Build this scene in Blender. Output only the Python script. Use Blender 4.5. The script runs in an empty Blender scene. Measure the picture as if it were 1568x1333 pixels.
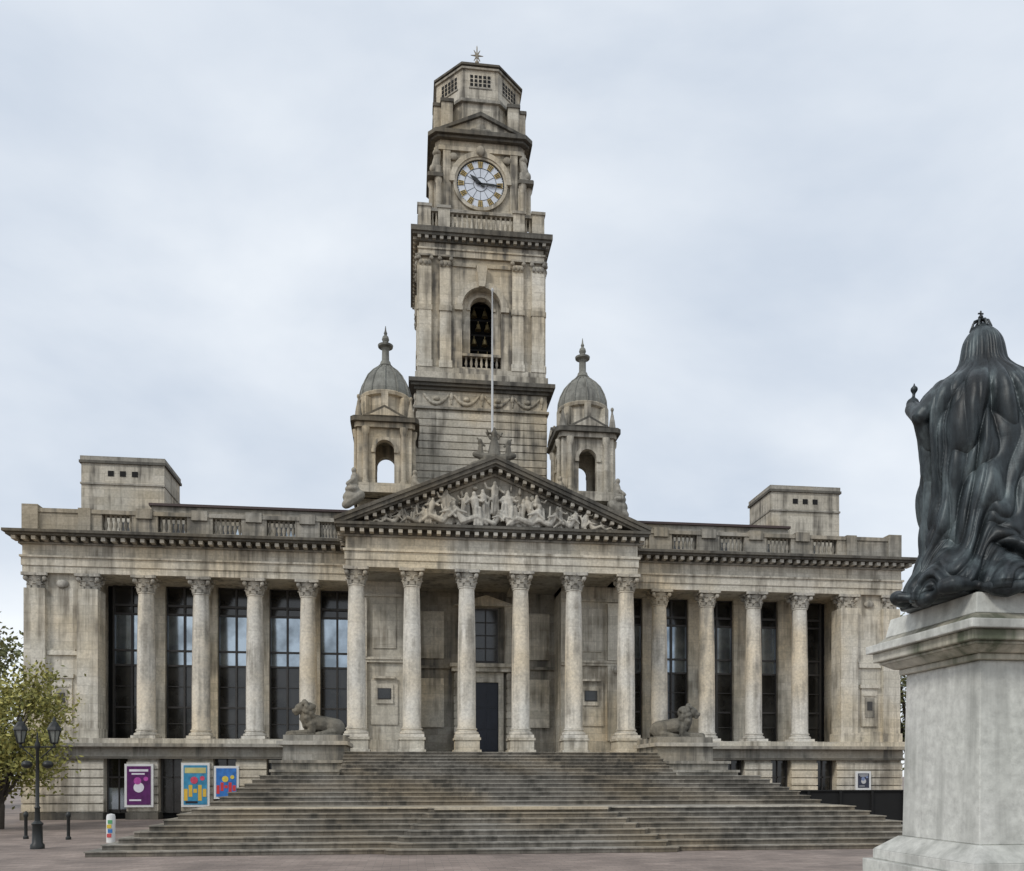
import bpy, math, random
from mathutils import Vector, Matrix, noise
random.seed(7)
R=math.radians
S=bpy.context.scene

# ---------------------------------------------------------------- builder
class MB:
    def __init__(s): s.v=[];s.f=[];s.M=None
    def add(s,vs,fs):
        o=len(s.v)
        if s.M is not None: vs=[s.M@Vector(p) for p in vs]
        s.v+= [tuple(p) for p in vs]; s.f+=[tuple(i+o for i in f) for f in fs]
    def box(s,x0,x1,y0,y1,z0,z1):
        if x0>x1:x0,x1=x1,x0
        s.add([(x0,y0,z0),(x1,y0,z0),(x1,y1,z0),(x0,y1,z0),(x0,y0,z1),(x1,y0,z1),(x1,y1,z1),(x0,y1,z1)],
              [(0,3,2,1),(4,5,6,7),(0,1,5,4),(1,2,6,5),(2,3,7,6),(3,0,4,7)])
    def frus(s,p0,p1,z0,z1):
        n=len(p0)
        s.add([(x,y,z0) for x,y in p0]+[(x,y,z1) for x,y in p1],
              [tuple(range(n-1,-1,-1)),tuple(range(n,2*n))]+[(i,(i+1)%n,n+(i+1)%n,n+i) for i in range(n)])
    def prismZ(s,p,z0,z1): s.frus(p,p,z0,z1)
    def prismY(s,p,y0,y1):
        n=len(p)
        s.add([(x,y0,z) for x,z in p]+[(x,y1,z) for x,z in p],
              [tuple(range(n)),tuple(range(2*n-1,n-1,-1))]+[(i,n+i,n+(i+1)%n,(i+1)%n) for i in range(n)])
    def lathe(s,prof,cx,cy,seg=16,z0=0):
        vs=[];fs=[];n=len(prof)
        for r,z in prof:
            for k in range(seg):
                a=2*math.pi*k/seg; vs.append((cx+max(r,.001)*math.cos(a),cy+max(r,.001)*math.sin(a),z+z0))
        for i in range(n-1):
            for k in range(seg):
                k2=(k+1)%seg; fs.append((i*seg+k,i*seg+k2,(i+1)*seg+k2,(i+1)*seg+k))
        fs.append(tuple(range(seg-1,-1,-1))); fs.append(tuple((n-1)*seg+k for k in range(seg)))
        s.add(vs,fs)
    def limb(s,a,b,r0,r1,seg=8):
        a=Vector(a);b=Vector(b);d=b-a;L=d.length
        if L<1e-5:return
        d/=L;u=d.orthogonal().normalized();w=d.cross(u)
        rings=[(-r0*.98,.15*r0),(-r0*.7,.7*r0),(0,r0),(L,r1),(L+r1*.7,.7*r1),(L+r1*.98,.15*r1)]
        vs=[];fs=[]
        for t,r in rings:
            for k in range(seg):
                an=2*math.pi*k/seg; vs.append(a+d*t+(u*math.cos(an)+w*math.sin(an))*r)
        for i in range(len(rings)-1):
            for k in range(seg):
                k2=(k+1)%seg; fs.append((i*seg+k,i*seg+k2,(i+1)*seg+k2,(i+1)*seg+k))
        fs.append(tuple(range(seg-1,-1,-1)));fs.append(tuple((len(rings)-1)*seg+k for k in range(seg)))
        s.add(vs,fs)
    def ell(s,c,r,seg=12,rg=8):
        vs=[];fs=[]
        for i in range(rg+1):
            ph=-math.pi/2+math.pi*i/rg; q=max(math.cos(ph),.02)
            for k in range(seg):
                a=2*math.pi*k/seg; vs.append((c[0]+r[0]*q*math.cos(a),c[1]+r[1]*q*math.sin(a),c[2]+r[2]*math.sin(ph)))
        for i in range(rg):
            for k in range(seg):
                k2=(k+1)%seg; fs.append((i*seg+k,i*seg+k2,(i+1)*seg+k2,(i+1)*seg+k))
        fs.append(tuple(range(seg-1,-1,-1)));fs.append(tuple(rg*seg+k for k in range(seg)))
        s.add(vs,fs)
    def archwall(s,x0,x1,z0,z1,cx,r,zs,y0,y1,n=14):
        s.box(x0,cx-r,y0,y1,z0,z1); s.box(cx+r,x1,y0,y1,z0,z1)
        pts=[(cx-r*math.cos(math.pi*i/n),zs+r*math.sin(math.pi*i/n)) for i in range(n+1)]
        for i in range(n):
            a,b=pts[i],pts[i+1]
            s.prismY([a,b,(b[0],z1),(a[0],z1)],y0,y1)
    def archring(s,cx,zs,r0,r1,y0,y1,n=16):
        for i in range(n):
            a=math.pi*i/n;b=math.pi*(i+1)/n
            s.prismY([(cx-r0*math.cos(a),zs+r0*math.sin(a)),(cx-r0*math.cos(b),zs+r0*math.sin(b)),
                      (cx-r1*math.cos(b),zs+r1*math.sin(b)),(cx-r1*math.cos(a),zs+r1*math.sin(a))],y0,y1)
    def mesh(s,name,mat,smooth=None):
        me=bpy.data.meshes.new(name); me.from_pydata(s.v,[],s.f)
        import bmesh
        bm=bmesh.new();bm.from_mesh(me);bmesh.ops.recalc_face_normals(bm,faces=bm.faces);bm.to_mesh(me);bm.free()
        if smooth is not None:
            me.shade_smooth()
            try: me.set_sharp_from_angle(angle=R(smooth))
            except Exception: pass
        me.materials.append(mat); return me
    def build(s,name,mat,parent=None,smooth=None,remesh=None,sm=0):
        ob=bpy.data.objects.new(name,s.mesh(name,mat,smooth)); S.collection.objects.link(ob)
        if parent: ob.parent=parent
        if remesh:
            m=ob.modifiers.new('r','REMESH');m.mode='VOXEL';m.voxel_size=remesh;m.use_smooth_shade=True
            if sm:
                q=ob.modifiers.new('s','SMOOTH');q.iterations=sm;q.factor=.5
        return ob
def empty(name,loc=(0,0,0)):
    e=bpy.data.objects.new(name,None);e.location=loc;e.empty_display_size=.3;S.collection.objects.link(e);return e
def inst(name,me,loc,parent,rz=0,sc=(1,1,1)):
    o=bpy.data.objects.new(name,me);o.location=loc;o.rotation_euler=(0,0,rz);o.scale=sc;S.collection.objects.link(o);o.parent=parent;return o
def sq(h,c=0,cx=0,cy=0,hy=None):
    hy=h if hy is None else hy
    if c==0: return [(cx-h,cy-hy),(cx+h,cy-hy),(cx+h,cy+hy),(cx-h,cy+hy)]
    return [(cx-h+c,cy-hy),(cx+h-c,cy-hy),(cx+h,cy-hy+c),(cx+h,cy+hy-c),(cx+h-c,cy+hy),(cx-h+c,cy+hy),(cx-h,cy+hy-c),(cx-h,cy-hy+c)]
def turn(k,n=4):
    s=1+.0007*k
    return Matrix.Translation((0,0,.003*k))@Matrix.Rotation(k*2*math.pi/n,4,'Z')@Matrix.Diagonal((s,s,1,1))

# ---------------------------------------------------------------- materials
def newmat(name):
    m=bpy.data.materials.new(name);m.use_nodes=True;nt=m.node_tree
    return m,nt,nt.nodes['Principled BSDF']
def N(nt,t,**k):
    n=nt.nodes.new(t)
    for a,b in k.items(): setattr(n,a,b)
    return n
def plain(name,col,rough=.6,metal=0,var=.15,sc=3.0,bump=0):
    m,nt,b=newmat(name)
    tc=N(nt,'ShaderNodeTexCoord');no=N(nt,'ShaderNodeTexNoise');no.inputs['Scale'].default_value=sc;no.inputs['Detail'].default_value=6
    nt.links.new(tc.outputs['Object'],no.inputs['Vector'])
    cr=N(nt,'ShaderNodeValToRGB');cr.color_ramp.elements[0].position=.3;cr.color_ramp.elements[1].position=.7
    cr.color_ramp.elements[0].color=(*[c*(1-var) for c in col],1);cr.color_ramp.elements[1].color=(*[min(1,c*(1+var)) for c in col],1)
    nt.links.new(no.outputs['Fac'],cr.inputs['Fac']);nt.links.new(cr.outputs['Color'],b.inputs['Base Color'])
    b.inputs['Roughness'].default_value=rough;b.inputs['Metallic'].default_value=metal
    if bump:
        bp=N(nt,'ShaderNodeBump');bp.inputs['Strength'].default_value=bump;bp.inputs['Distance'].default_value=.03
        nt.links.new(no.outputs['Fac'],bp.inputs['Height']);nt.links.new(bp.outputs['Normal'],b.inputs['Normal'])
    return m
def stone(name,c1,c2,stain,stain_amt=.5,joints=(1.1,.45),jd=.35,ledge=.5,tint=(1.05,.95,.80),smin=.228):
    m,nt,b=newmat(name);L=nt.links.new
    tc=N(nt,'ShaderNodeTexCoord');sep=N(nt,'ShaderNodeSeparateXYZ');L(tc.outputs['Object'],sep.inputs[0])
    ad=N(nt,'ShaderNodeMath',operation='ADD');L(sep.outputs['X'],ad.inputs[0]);L(sep.outputs['Y'],ad.inputs[1])
    cb=N(nt,'ShaderNodeCombineXYZ');L(ad.outputs[0],cb.inputs['X']);L(sep.outputs['Z'],cb.inputs['Y'])
    br=N(nt,'ShaderNodeTexBrick');L(cb.outputs[0],br.inputs['Vector'])
    br.inputs['Scale'].default_value=1;br.inputs['Brick Width'].default_value=joints[0];br.inputs['Row Height'].default_value=joints[1]
    br.inputs['Mortar Size'].default_value=.008;br.inputs['Mortar Smooth'].default_value=.3
    br.inputs['Color1'].default_value=(*c1,1);br.inputs['Color2'].default_value=(*c2,1)
    br.inputs['Mortar'].default_value=(*[c*(1-jd) for c in c1],1)
    n1=N(nt,'ShaderNodeTexNoise');n1.inputs['Scale'].default_value=.5;n1.inputs['Detail'].default_value=9;n1.inputs['Roughness'].default_value=.68
    oi=N(nt,'ShaderNodeObjectInfo');va=N(nt,'ShaderNodeVectorMath',operation='MULTIPLY_ADD')
    L(oi.outputs['Location'],va.inputs[0]);va.inputs[1].default_value=(1,1,1);L(tc.outputs['Object'],va.inputs[2])
    L(va.outputs[0],n1.inputs['Vector'])
    mp=N(nt,'ShaderNodeMapping');mp.inputs['Scale'].default_value=(3.0,3.0,.2);L(va.outputs[0],mp.inputs['Vector'])
    n2=N(nt,'ShaderNodeTexNoise');n2.inputs['Scale'].default_value=1;n2.inputs['Detail'].default_value=7;n2.inputs['Roughness'].default_value=.6;L(mp.outputs[0],n2.inputs['Vector'])
    mu=N(nt,'ShaderNodeMath',operation='MULTIPLY');L(n1.outputs['Fac'],mu.inputs[0]);L(n2.outputs['Fac'],mu.inputs[1])
    mr=N(nt,'ShaderNodeMapRange');mr.inputs['From Min'].default_value=smin;mr.inputs['From Max'].default_value=.36
    mr.inputs['To Max'].default_value=stain_amt;L(mu.outputs[0],mr.inputs['Value'])
    n4=N(nt,'ShaderNodeTexNoise');n4.inputs['Scale'].default_value=.23;n4.inputs['Detail'].default_value=4;L(va.outputs[0],n4.inputs['Vector'])
    r5=N(nt,'ShaderNodeMapRange');r5.inputs['From Min'].default_value=.42;r5.inputs['From Max'].default_value=.65;L(n4.outputs['Fac'],r5.inputs['Value'])
    tm=N(nt,'ShaderNodeMix',data_type='RGBA',blend_type='MULTIPLY');L(r5.outputs[0],tm.inputs['Factor']);L(br.outputs['Color'],tm.inputs['A']);tm.inputs['B'].default_value=(*tint,1)
    mx=N(nt,'ShaderNodeMix',data_type='RGBA');L(mr.outputs[0],mx.inputs['Factor']);L(tm.outputs['Result'],mx.inputs['A']);mx.inputs['B'].default_value=(*stain,1)
    n3=N(nt,'ShaderNodeTexNoise');n3.inputs['Scale'].default_value=8;n3.inputs['Detail'].default_value=7;n3.inputs['Roughness'].default_value=.65;L(tc.outputs['Object'],n3.inputs['Vector'])
    r3=N(nt,'ShaderNodeMapRange');r3.inputs['From Min'].default_value=.3;r3.inputs['From Max'].default_value=.7;r3.inputs['To Min'].default_value=.74;r3.inputs['To Max'].default_value=1.15
    L(n3.outputs['Fac'],r3.inputs['Value'])
    m2=N(nt,'ShaderNodeMix',data_type='RGBA',blend_type='MULTIPLY');m2.inputs['Factor'].default_value=1
    L(mx.outputs['Result'],m2.inputs['A']);L(r3.outputs[0],m2.inputs['B'])
    ge=N(nt,'ShaderNodeNewGeometry');s2=N(nt,'ShaderNodeSeparateXYZ');L(ge.outputs['True Normal'],s2.inputs[0])
    r4=N(nt,'ShaderNodeMapRange');r4.inputs['From Min'].default_value=.3;r4.inputs['From Max'].default_value=.9;r4.inputs['To Max'].default_value=ledge
    L(s2.outputs['Z'],r4.inputs['Value'])
    m3=N(nt,'ShaderNodeMix',data_type='RGBA');L(r4.outputs[0],m3.inputs['Factor']);L(m2.outputs['Result'],m3.inputs['A']);m3.inputs['B'].default_value=(.07,.068,.055,1)
    L(m3.outputs['Result'],b.inputs['Base Color']);b.inputs['Roughness'].default_value=.85
    b.inputs['Specular IOR Level'].default_value=.25
    bp=N(nt,'ShaderNodeBump');bp.inputs['Strength'].default_value=.4;bp.inputs['Distance'].default_value=.03
    sb=N(nt,'ShaderNodeMath',operation='SUBTRACT');L(n3.outputs['Fac'],sb.inputs[0]);L(br.outputs['Fac'],sb.inputs[1])
    L(sb.outputs[0],bp.inputs['Height']);L(bp.outputs['Normal'],b.inputs['Normal'])
    return m
M_cream=stone('stone_cream',(.69,.65,.56),(.57,.535,.45),(.22,.195,.155),.9)
M_col=stone('stone_column',(.73,.70,.63),(.66,.63,.56),(.32,.295,.25),.9,joints=(40,1.4),jd=.25)
M_tow=stone('stone_tower',(.59,.55,.465),(.45,.415,.34),(.14,.128,.108),.98)
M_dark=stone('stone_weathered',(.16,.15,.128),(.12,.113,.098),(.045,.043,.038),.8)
M_sculpt=stone('stone_sculpture',(.54,.515,.455),(.48,.46,.405),(.15,.14,.12),.95,joints=(60,60),jd=0,ledge=.3)
M_grey=stone('stone_grey',(.40,.378,.33),(.31,.293,.252),(.12,.113,.098),.92)
M_cap=stone('stone_capital',(.50,.475,.42),(.43,.41,.36),(.17,.16,.14),.8,joints=(60,60),jd=0,ledge=.4)
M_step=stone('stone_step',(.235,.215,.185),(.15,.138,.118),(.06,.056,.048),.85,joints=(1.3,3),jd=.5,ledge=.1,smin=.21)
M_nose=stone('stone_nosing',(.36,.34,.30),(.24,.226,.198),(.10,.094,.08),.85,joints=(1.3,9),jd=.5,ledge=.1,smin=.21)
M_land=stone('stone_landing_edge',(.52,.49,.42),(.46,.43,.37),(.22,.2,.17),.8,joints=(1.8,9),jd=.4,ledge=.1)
M_lion=stone('stone_lion',(.20,.188,.16),(.17,.16,.135),(.06,.058,.05),.8,joints=(60,60),jd=0,ledge=.35)
M_ped=stone('stone_pedestal',(.64,.64,.60),(.61,.61,.57),(.30,.305,.28),.8,joints=(9,9),jd=.1,ledge=.25,tint=(.93,.95,.92))
M_ped2=stone('stone_pedestal_trim',(.54,.53,.47),(.50,.49,.435),(.10,.115,.075),.95,joints=(9,9),jd=.1,ledge=.5,smin=.20)
M_frame=plain('window_frame_bronze',(.05,.046,.042),.45)
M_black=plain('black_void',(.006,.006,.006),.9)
M_door=plain('door_blue',(.008,.012,.024),.4)
M_white=plain('white_paint',(.70,.70,.68),.5,var=.06)
M_pole=plain('flagpole_paint',(.55,.56,.56),.5,var=.06)
M_iron=plain('black_iron',(.012,.014,.013),.45)
M_red=plain('roof_edge_brown',(.06,.038,.034),.6)
M_gold=plain('gilding',(.50,.36,.13),.45,metal=.2)
M_lglass=plain('lantern_glass',(.20,.21,.19),.2)
def glass(name,col,metal,rough,spec=.5,lo=.45,sc=.45):
    m,nt,b=newmat(name);L=nt.links.new
    tc=N(nt,'ShaderNodeTexCoord');no=N(nt,'ShaderNodeTexNoise');no.inputs['Scale'].default_value=sc;no.inputs['Detail'].default_value=3
    L(tc.outputs['Object'],no.inputs['Vector'])
    cr=N(nt,'ShaderNodeValToRGB');cr.color_ramp.elements[0].position=.4;cr.color_ramp.elements[1].position=.6
    cr.color_ramp.elements[0].color=(*[c*lo for c in col],1);cr.color_ramp.elements[1].color=(*col,1)
    L(no.outputs['Fac'],cr.inputs['Fac']);L(cr.outputs['Color'],b.inputs['Base Color'])
    b.inputs['Metallic'].default_value=metal;b.inputs['Roughness'].default_value=rough;b.inputs['Specular IOR Level'].default_value=spec
    bp=N(nt,'ShaderNodeBump');bp.inputs['Strength'].default_value=.08;L(no.outputs['Fac'],bp.inputs['Height']);L(bp.outputs['Normal'],b.inputs['Normal'])
    return m
M_glass=glass('glass_dark',(.035,.034,.031),0,.12,.7,.3,.8)
M_glassb=glass('glass_sky',(.46,.53,.59),.85,.1,.5,.5,.7)
def bronze():
    m,nt,b=newmat('bronze_patina_sheen');L=nt.links.new
    tc=N(nt,'ShaderNodeTexCoord');mp=N(nt,'ShaderNodeMapping');mp.inputs['Scale'].default_value=(2,2,.6);L(tc.outputs['Object'],mp.inputs[0])
    no=N(nt,'ShaderNodeTexNoise');no.inputs['Scale'].default_value=1.6;no.inputs['Detail'].default_value=9;no.inputs['Roughness'].default_value=.65;L(mp.outputs[0],no.inputs['Vector'])
    cr=N(nt,'ShaderNodeValToRGB');e=cr.color_ramp.elements;e[0].position=.38;e[0].color=(.009,.011,.012,1);e[1].position=.68;e[1].color=(.10,.125,.13,1)  # patina tones, with a bluish sheen painted into the pale end
    q=e.new(.52);q.color=(.028,.036,.040,1)
    L(no.outputs['Fac'],cr.inputs['Fac']);L(cr.outputs['Color'],b.inputs['Base Color'])
    b.inputs['Metallic'].default_value=.35;b.inputs['Roughness'].default_value=.45
    bp=N(nt,'ShaderNodeBump');bp.inputs['Strength'].default_value=.4;bp.inputs['Distance'].default_value=.02;L(no.outputs['Fac'],bp.inputs['Height']);L(bp.outputs['Normal'],b.inputs['Normal'])
    return m
M_bronze=bronze()
def paving():
    m,nt,b=newmat('brick_paving');L=nt.links.new
    tc=N(nt,'ShaderNodeTexCoord')
    br=N(nt,'ShaderNodeTexBrick');br.inputs['Scale'].default_value=1;br.inputs['Brick Width'].default_value=.42;br.inputs['Row Height'].default_value=.21
    br.inputs['Mortar Size'].default_value=.008;br.inputs['Color1'].default_value=(.30,.24,.205,1);br.inputs['Color2'].default_value=(.215,.168,.143,1);br.inputs['Mortar'].default_value=(.15,.13,.115,1)
    L(tc.outputs['Object'],br.inputs['Vector'])
    no=N(nt,'ShaderNodeTexNoise');no.inputs['Scale'].default_value=.5;no.inputs['Detail'].default_value=9;L(tc.outputs['Object'],no.inputs['Vector'])
    r=N(nt,'ShaderNodeMapRange');r.inputs['From Min'].default_value=.3;r.inputs['From Max'].default_value=.7;r.inputs['To Min'].default_value=.6;r.inputs['To Max'].default_value=1.2;L(no.outputs['Fac'],r.inputs['Value'])
    mx=N(nt,'ShaderNodeMix',data_type='RGBA',blend_type='MULTIPLY');mx.inputs['Factor'].default_value=1;L(br.outputs['Color'],mx.inputs['A']);L(r.outputs[0],mx.inputs['B'])
    L(mx.outputs['Result'],b.inputs['Base Color']);b.inputs['Roughness'].default_value=.75
    return m
M_pave=paving()
def leafmat(name,c1,c2):
    m,nt,b=newmat(name);L=nt.links.new
    ge=N(nt,'ShaderNodeNewGeometry')
    cr=N(nt,'ShaderNodeValToRGB');cr.color_ramp.elements[0].color=(*c1,1);cr.color_ramp.elements[1].color=(*c2,1)
    L(ge.outputs['Random Per Island'],cr.inputs['Fac']);L(cr.outputs['Color'],b.inputs['Base Color']);b.inputs['Roughness'].default_value=.7
    return m
M_leaf=leafmat('leaves_spring',(.11,.12,.025),(.42,.38,.10))
M_leafd=leafmat('leaves_dark',(.06,.075,.025),(.22,.22,.08))
M_bark=plain('bark',(.06,.05,.04),.9,bump=.5)

# ---------------------------------------------------------------- building
B=empty('town_hall_building')
cream=MB();dark=MB();tow=MB();grey=MB();frame=MB();gl=MB();glb=MB();black=MB();sculpt=MB();red=MB()

def column_mesh():
    m=MB()
    m.box(-.6,.6,-.6,.6,0,.16)
    m.lathe([(.57,.16),(.6,.2),(.6,.27),(.56,.31),(.5,.34),(.49,.38),(.53,.42),(.53,.46),(.47,.5),(.455,.58),(.455,2.6),(.44,4.6),(.405,6.6),(.38,7.4),(.42,7.43),(.42,7.48),(.37,7.5)],0,0,28)
    return m.mesh('column_shaft',M_col,35)
def capital_mesh():
    m=MB()
    m.lathe([(.37,7.5),(.38,7.7),(.42,7.95),(.5,8.12)],0,0,20)
    for row,(zb,h,r,n,off) in enumerate([(7.5,.3,.4,8,0),(7.66,.34,.42,8,.5)]):
        for k in range(n):
            a=2*math.pi*(k+off)/n
            m.M=Matrix.Rotation(a,4,'Z')
            w=.115
            m.add([(r-.04,-w,zb),(r+.03,-w,zb),(r+.03,w,zb),(r-.04,w,zb),
                   (r-.02,-w,zb+h*.7),(r+.07,-w,zb+h*.7),(r+.07,w,zb+h*.7),(r-.02,w,zb+h*.7),
                   (r+.06,-w*.5,zb+h),(r+.16,-w*.5,zb+h*.82),(r+.16,w*.5,zb+h*.82),(r+.06,w*.5,zb+h)],
                  [(0,3,2,1),(0,1,5,4),(1,2,6,5),(2,3,7,6),(3,0,4,7),(4,5,9,8),(5,6,10,9),(6,7,11,10),(7,4,8,11),(8,9,10,11)])
    for k in range(4):
        m.M=Matrix.Rotation(math.pi/4+k*math.pi/2,4,'Z')
        m.ell((.62,0,8.03),(.13,.1,.14),10,6); m.limb((.4,0,7.85),(.58,0,8.0),.06,.07,6)
    m.M=None
    a=.62;c=.5
    m.prismZ([(-a,-a+.06),(-a+.06,-a),(0,-c),(a-.06,-a),(a,-a+.06),(c,0),(a,a-.06),(a-.06,a),(0,c),(-a+.06,a),(-a,a-.06),(-c,0)],8.15,8.3)
    for k in range(4):
        m.M=Matrix.Rotation(k*math.pi/2,4,'Z'); m.ell((.52,0,8.2),(.08,.09,.09),8,5)
    m.M=None
    return m.mesh('column_capital',M_cap,40)
CM=column_mesh();CP=capital_mesh()
def column(x,y,z=4.1,sc=1):
    inst('column_shaft',CM,(x,y,z),B);inst('column_capital',CP,(x,y,z),B)

PX=[-6.78,-4.07,-1.356,1.356,4.07,6.78]
for x in PX:
    column(x,42.35)
    cream.box(x-.68,x+.68,41.62,43.1,3.27,3.5);cream.box(x-.6,x+.6,41.72,43.0,3.5,3.98);cream.box(x-.66,x+.66,41.66,43.06,3.98,4.098)
WX=[9.47+2.71*k for k in range(6)]
WE=23.4

def dentils(m,x0,x1,y0,y1,z0,z1,step,w):
    n=max(1,int((x1-x0)/step))
    st=(x1-x0)/n
    for i in range(n):
        c=x0+st*(i+.5); m.box(c-w/2,c+w/2,y0,y1,z0,z1)
for sgn in (-1,1):
    def X(a,b): return (a,b) if sgn>0 else (-b,-a)
    for k in range(4): column(sgn*WX[k],45.5)
    cream.box(*X(20.3,23.0),45.25,48,4.1,12.4)
    for x in (20.3,22.82):
        cream.box(*X(x-.5,x+.5),44.98,46.1,4.1+.5,11.62)
        cream.box(*X(x-.58,x+.58),44.9,46.15,4.1,4.6)
        inst('pilaster_capital',CP,(sgn*x,45.43,4.1),B,0,(1.02,.85,1))
    cream.box(*X(WE-.08,WE),45.5,60,4.1,12.4)
    cream.box(*X(22.7,WE-.05),45.4,60,4.1,12.4)
    cream.box(*X(20.85,22.25),45.12,45.3,8.3,8.5)
    cream.box(*X(20.95,22.2),45.17,45.3,8.5,8.62)
    cream.box(*X(21.0,22.15),45.05,45.3,7.15,7.35);cream.box(*X(21.1,22.05),45.16,45.3,5.0,7.15);
    cream.box(*X(21.2,21.95),45.10,45.3,6.7,6.85)
    grey.box(*X(21.3,21.85),45.13,45.3,5.5,6.6)
    frame.box(*X(21.42,21.73),45.115,45.3,5.9,6.4)
    cream.box(*X(20.8,22.3),45.1,45.3,4.1,4.7)
    sculpt.ell((sgn*21.57,45.2,11.9),(.3,.12,.22))
    a,b=7.3,WE
    cream.box(*X(a,b),45.02,48,12.4,12.75);cream.box(*X(a,b+.04),44.96,48,12.75,13.15);cream.box(*X(a,b+.1),44.88,48,13.15,13.25)
    cream.box(*X(a,b),45.02,48,13.25,13.8)
    grey.box(*X(a,b+.14),44.88,48,13.8,13.88)
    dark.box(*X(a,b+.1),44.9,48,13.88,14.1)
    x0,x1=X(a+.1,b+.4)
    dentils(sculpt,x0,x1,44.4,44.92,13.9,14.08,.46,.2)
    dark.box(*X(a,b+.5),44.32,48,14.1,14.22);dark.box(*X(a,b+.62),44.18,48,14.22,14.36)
    grey.box(*X(a+.3,b),45.2,45.75,14.36,14.66)
    grey.box(*X(a+.3,b+.0),45.16,45.8,15.48,15.68)
    bays=[8.35]+[(WX[k]+WX[k+1])/2 for k in range(4)]
    prev=7.6
    for i,c in enumerate(bays):
        hw=.72 if i else .5
        grey.box(*X(prev,c-hw),45.22,45.7,14.66,15.48)
        for k in range(6):
            xx=c-hw+(k+.5)*2*hw/6
            grey.lathe([(.07,0),(.05,.1),(.1,.3),(.09,.42),(.05,.6),(.05,.72),(.08,.82)],sgn*xx,45.46,8,14.66)
        prev=c+hw
        if i: grey.box(*X(c-1.75,c-.95),45.1,45.85,15.3,15.8)
        gl.box(*X(c-.8,c+.8),47.98,48.04,14.5,15.9)
        if i in(1,2,3): glb.box(*X(c-.6,c+.1),47.95,47.975,14.9,15.7)
    grey.box(*X(prev,b-.003),45.22,45.7,14.66,15.48)
    grey.box(*X(22.7,b+.06),45.08,46.2,14.36,15.84);grey.box(*X(20.2,20.8),45.12,45.85,14.36,15.74)
    grey.box(*X(22.9,b),46.2,60,14.36,15.6)
    yb=47.6
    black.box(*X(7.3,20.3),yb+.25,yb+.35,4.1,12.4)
    for k in range(5):
        l=7.25 if k==0 else WX[k-1]+.0; r=WX[k]
        pier=.42
        if k:
            cream.box(*X(l-pier,l+pier),yb-.25,yb+.24,4.1,12.4)
        L_=l+(pier if k else 0)+.0;R_=r-pier
        zs=[4.15,5.9,8.15,8.95,10.9,12.4]
        nx=2
        for j in range(len(zs)-1):
            for i in range(nx):
                xa=L_+(R_-L_)*i/nx+.05;xb=L_+(R_-L_)*(i+1)/nx-.05
                tgt=glb if (j in(2,3) ) and not (k==4 and sgn>0) else gl
                tgt.box(*X(xa,xb),yb+.1,yb+.14,zs[j]+.04,zs[j+1]-.04)
                if j<2:
                    frame.box(*X(xa,xb),yb+.02,yb+.09,(zs[j]+zs[j+1])/2-.02,(zs[j]+zs[j+1])/2+.02)
        for zz in zs: frame.box(*X(L_,R_),yb,yb+.2,zz-.05,zz+.05)
        for i in range(nx+1):
            xx=L_+(R_-L_)*i/nx; frame.box(*X(xx-.05,xx+.05),yb-.02,yb+.22,4.12,12.39)
        frame.box(*X(L_,R_),yb-.04,yb+.18,11.3,11.42)
    cream.box(*X(20.25,20.35),45.3,48,4.1,12.4)
    cream.box(*X(7.4,WE+.1),44.62,48,3.85,4.098)
    grey.box(*X(7.4,WE+.15),44.5,48,3.68,3.85)
    grey.box(*X(7.4,WE),44.85,48,3.2,3.68)
    dark.box(*X(7.4,WE+.08),44.75,48,3.08,3.2)
    for x in WX[:4]+[20.3,22.82]: cream.box(*X(x-.64,x+.64),44.68,46.2,4.0,4.12)
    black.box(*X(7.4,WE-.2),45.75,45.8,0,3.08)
    ob=[10.95,13.6,16.3,18.95]
    segs=[];p=7.4
    for o in ob: segs.append((p,o-.58));p=o+.58
    segs.append((p,WE))
    for (s0,s1) in segs:
        cream.box(*X(s0,s1),45.04,45.74,.35,3.08)
        z=.42
        while z<3.0:
            cream.box(*X(s0-.02,s1+.02),44.93,45.2,z,min(z+.36,3.06)); z+=.43
        dark.box(*X(s0-.04,s1+.04),44.82,45.75,0,.36)
    for o in ob:
        gl.box(*X(o-.58,o+.58),45.6,45.64,.3,3.08)
        frame.box(*X(o-.03,o+.03),45.53,45.6,.3,3.08);frame.box(*X(o-.58,o+.58),45.53,45.6,2.1,2.18)
        frame.box(*X(o-.58,o-.5),45.5,45.6,.3,3.08);frame.box(*X(o+.5,o+.58),45.5,45.6,.3,3.08)
    cream.box(*X(WE-.6,WE),45.75,60,0,3.9)
    grey.box(*X(7.2,18.1),48.05,58,14.36,16.85)
    red.box(*X(7.2,18.2),47.9,58.1,16.85,16.98)
    tow.box(*X(18.1,22.6),50.5,53.8,14.36,19.9);dark.box(*X(18.0,22.7),50.4,53.9,19.9,20.05);grey.box(*X(18.05,22.65),50.45,53.85,20.05,20.3)
    for q in (19.7,20.35,21.0): black.box(*X(q-.16,q+.16),50.47,50.6,19.2,19.5)
    grey.box(*X(18.06,22.64),50.42,53.84,18.7,18.8)
glb.box(-19.45,-18.99,45.57,45.595,.5,1.6);glb.box(-18.9,-18.45,45.57,45.595,.5,1.6)
cream.box(-23.0,23.0,48.0,60,0,14.36)
grey.box(-WE+.05,WE-.05,47.9,60,14.2,14.37)
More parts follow.
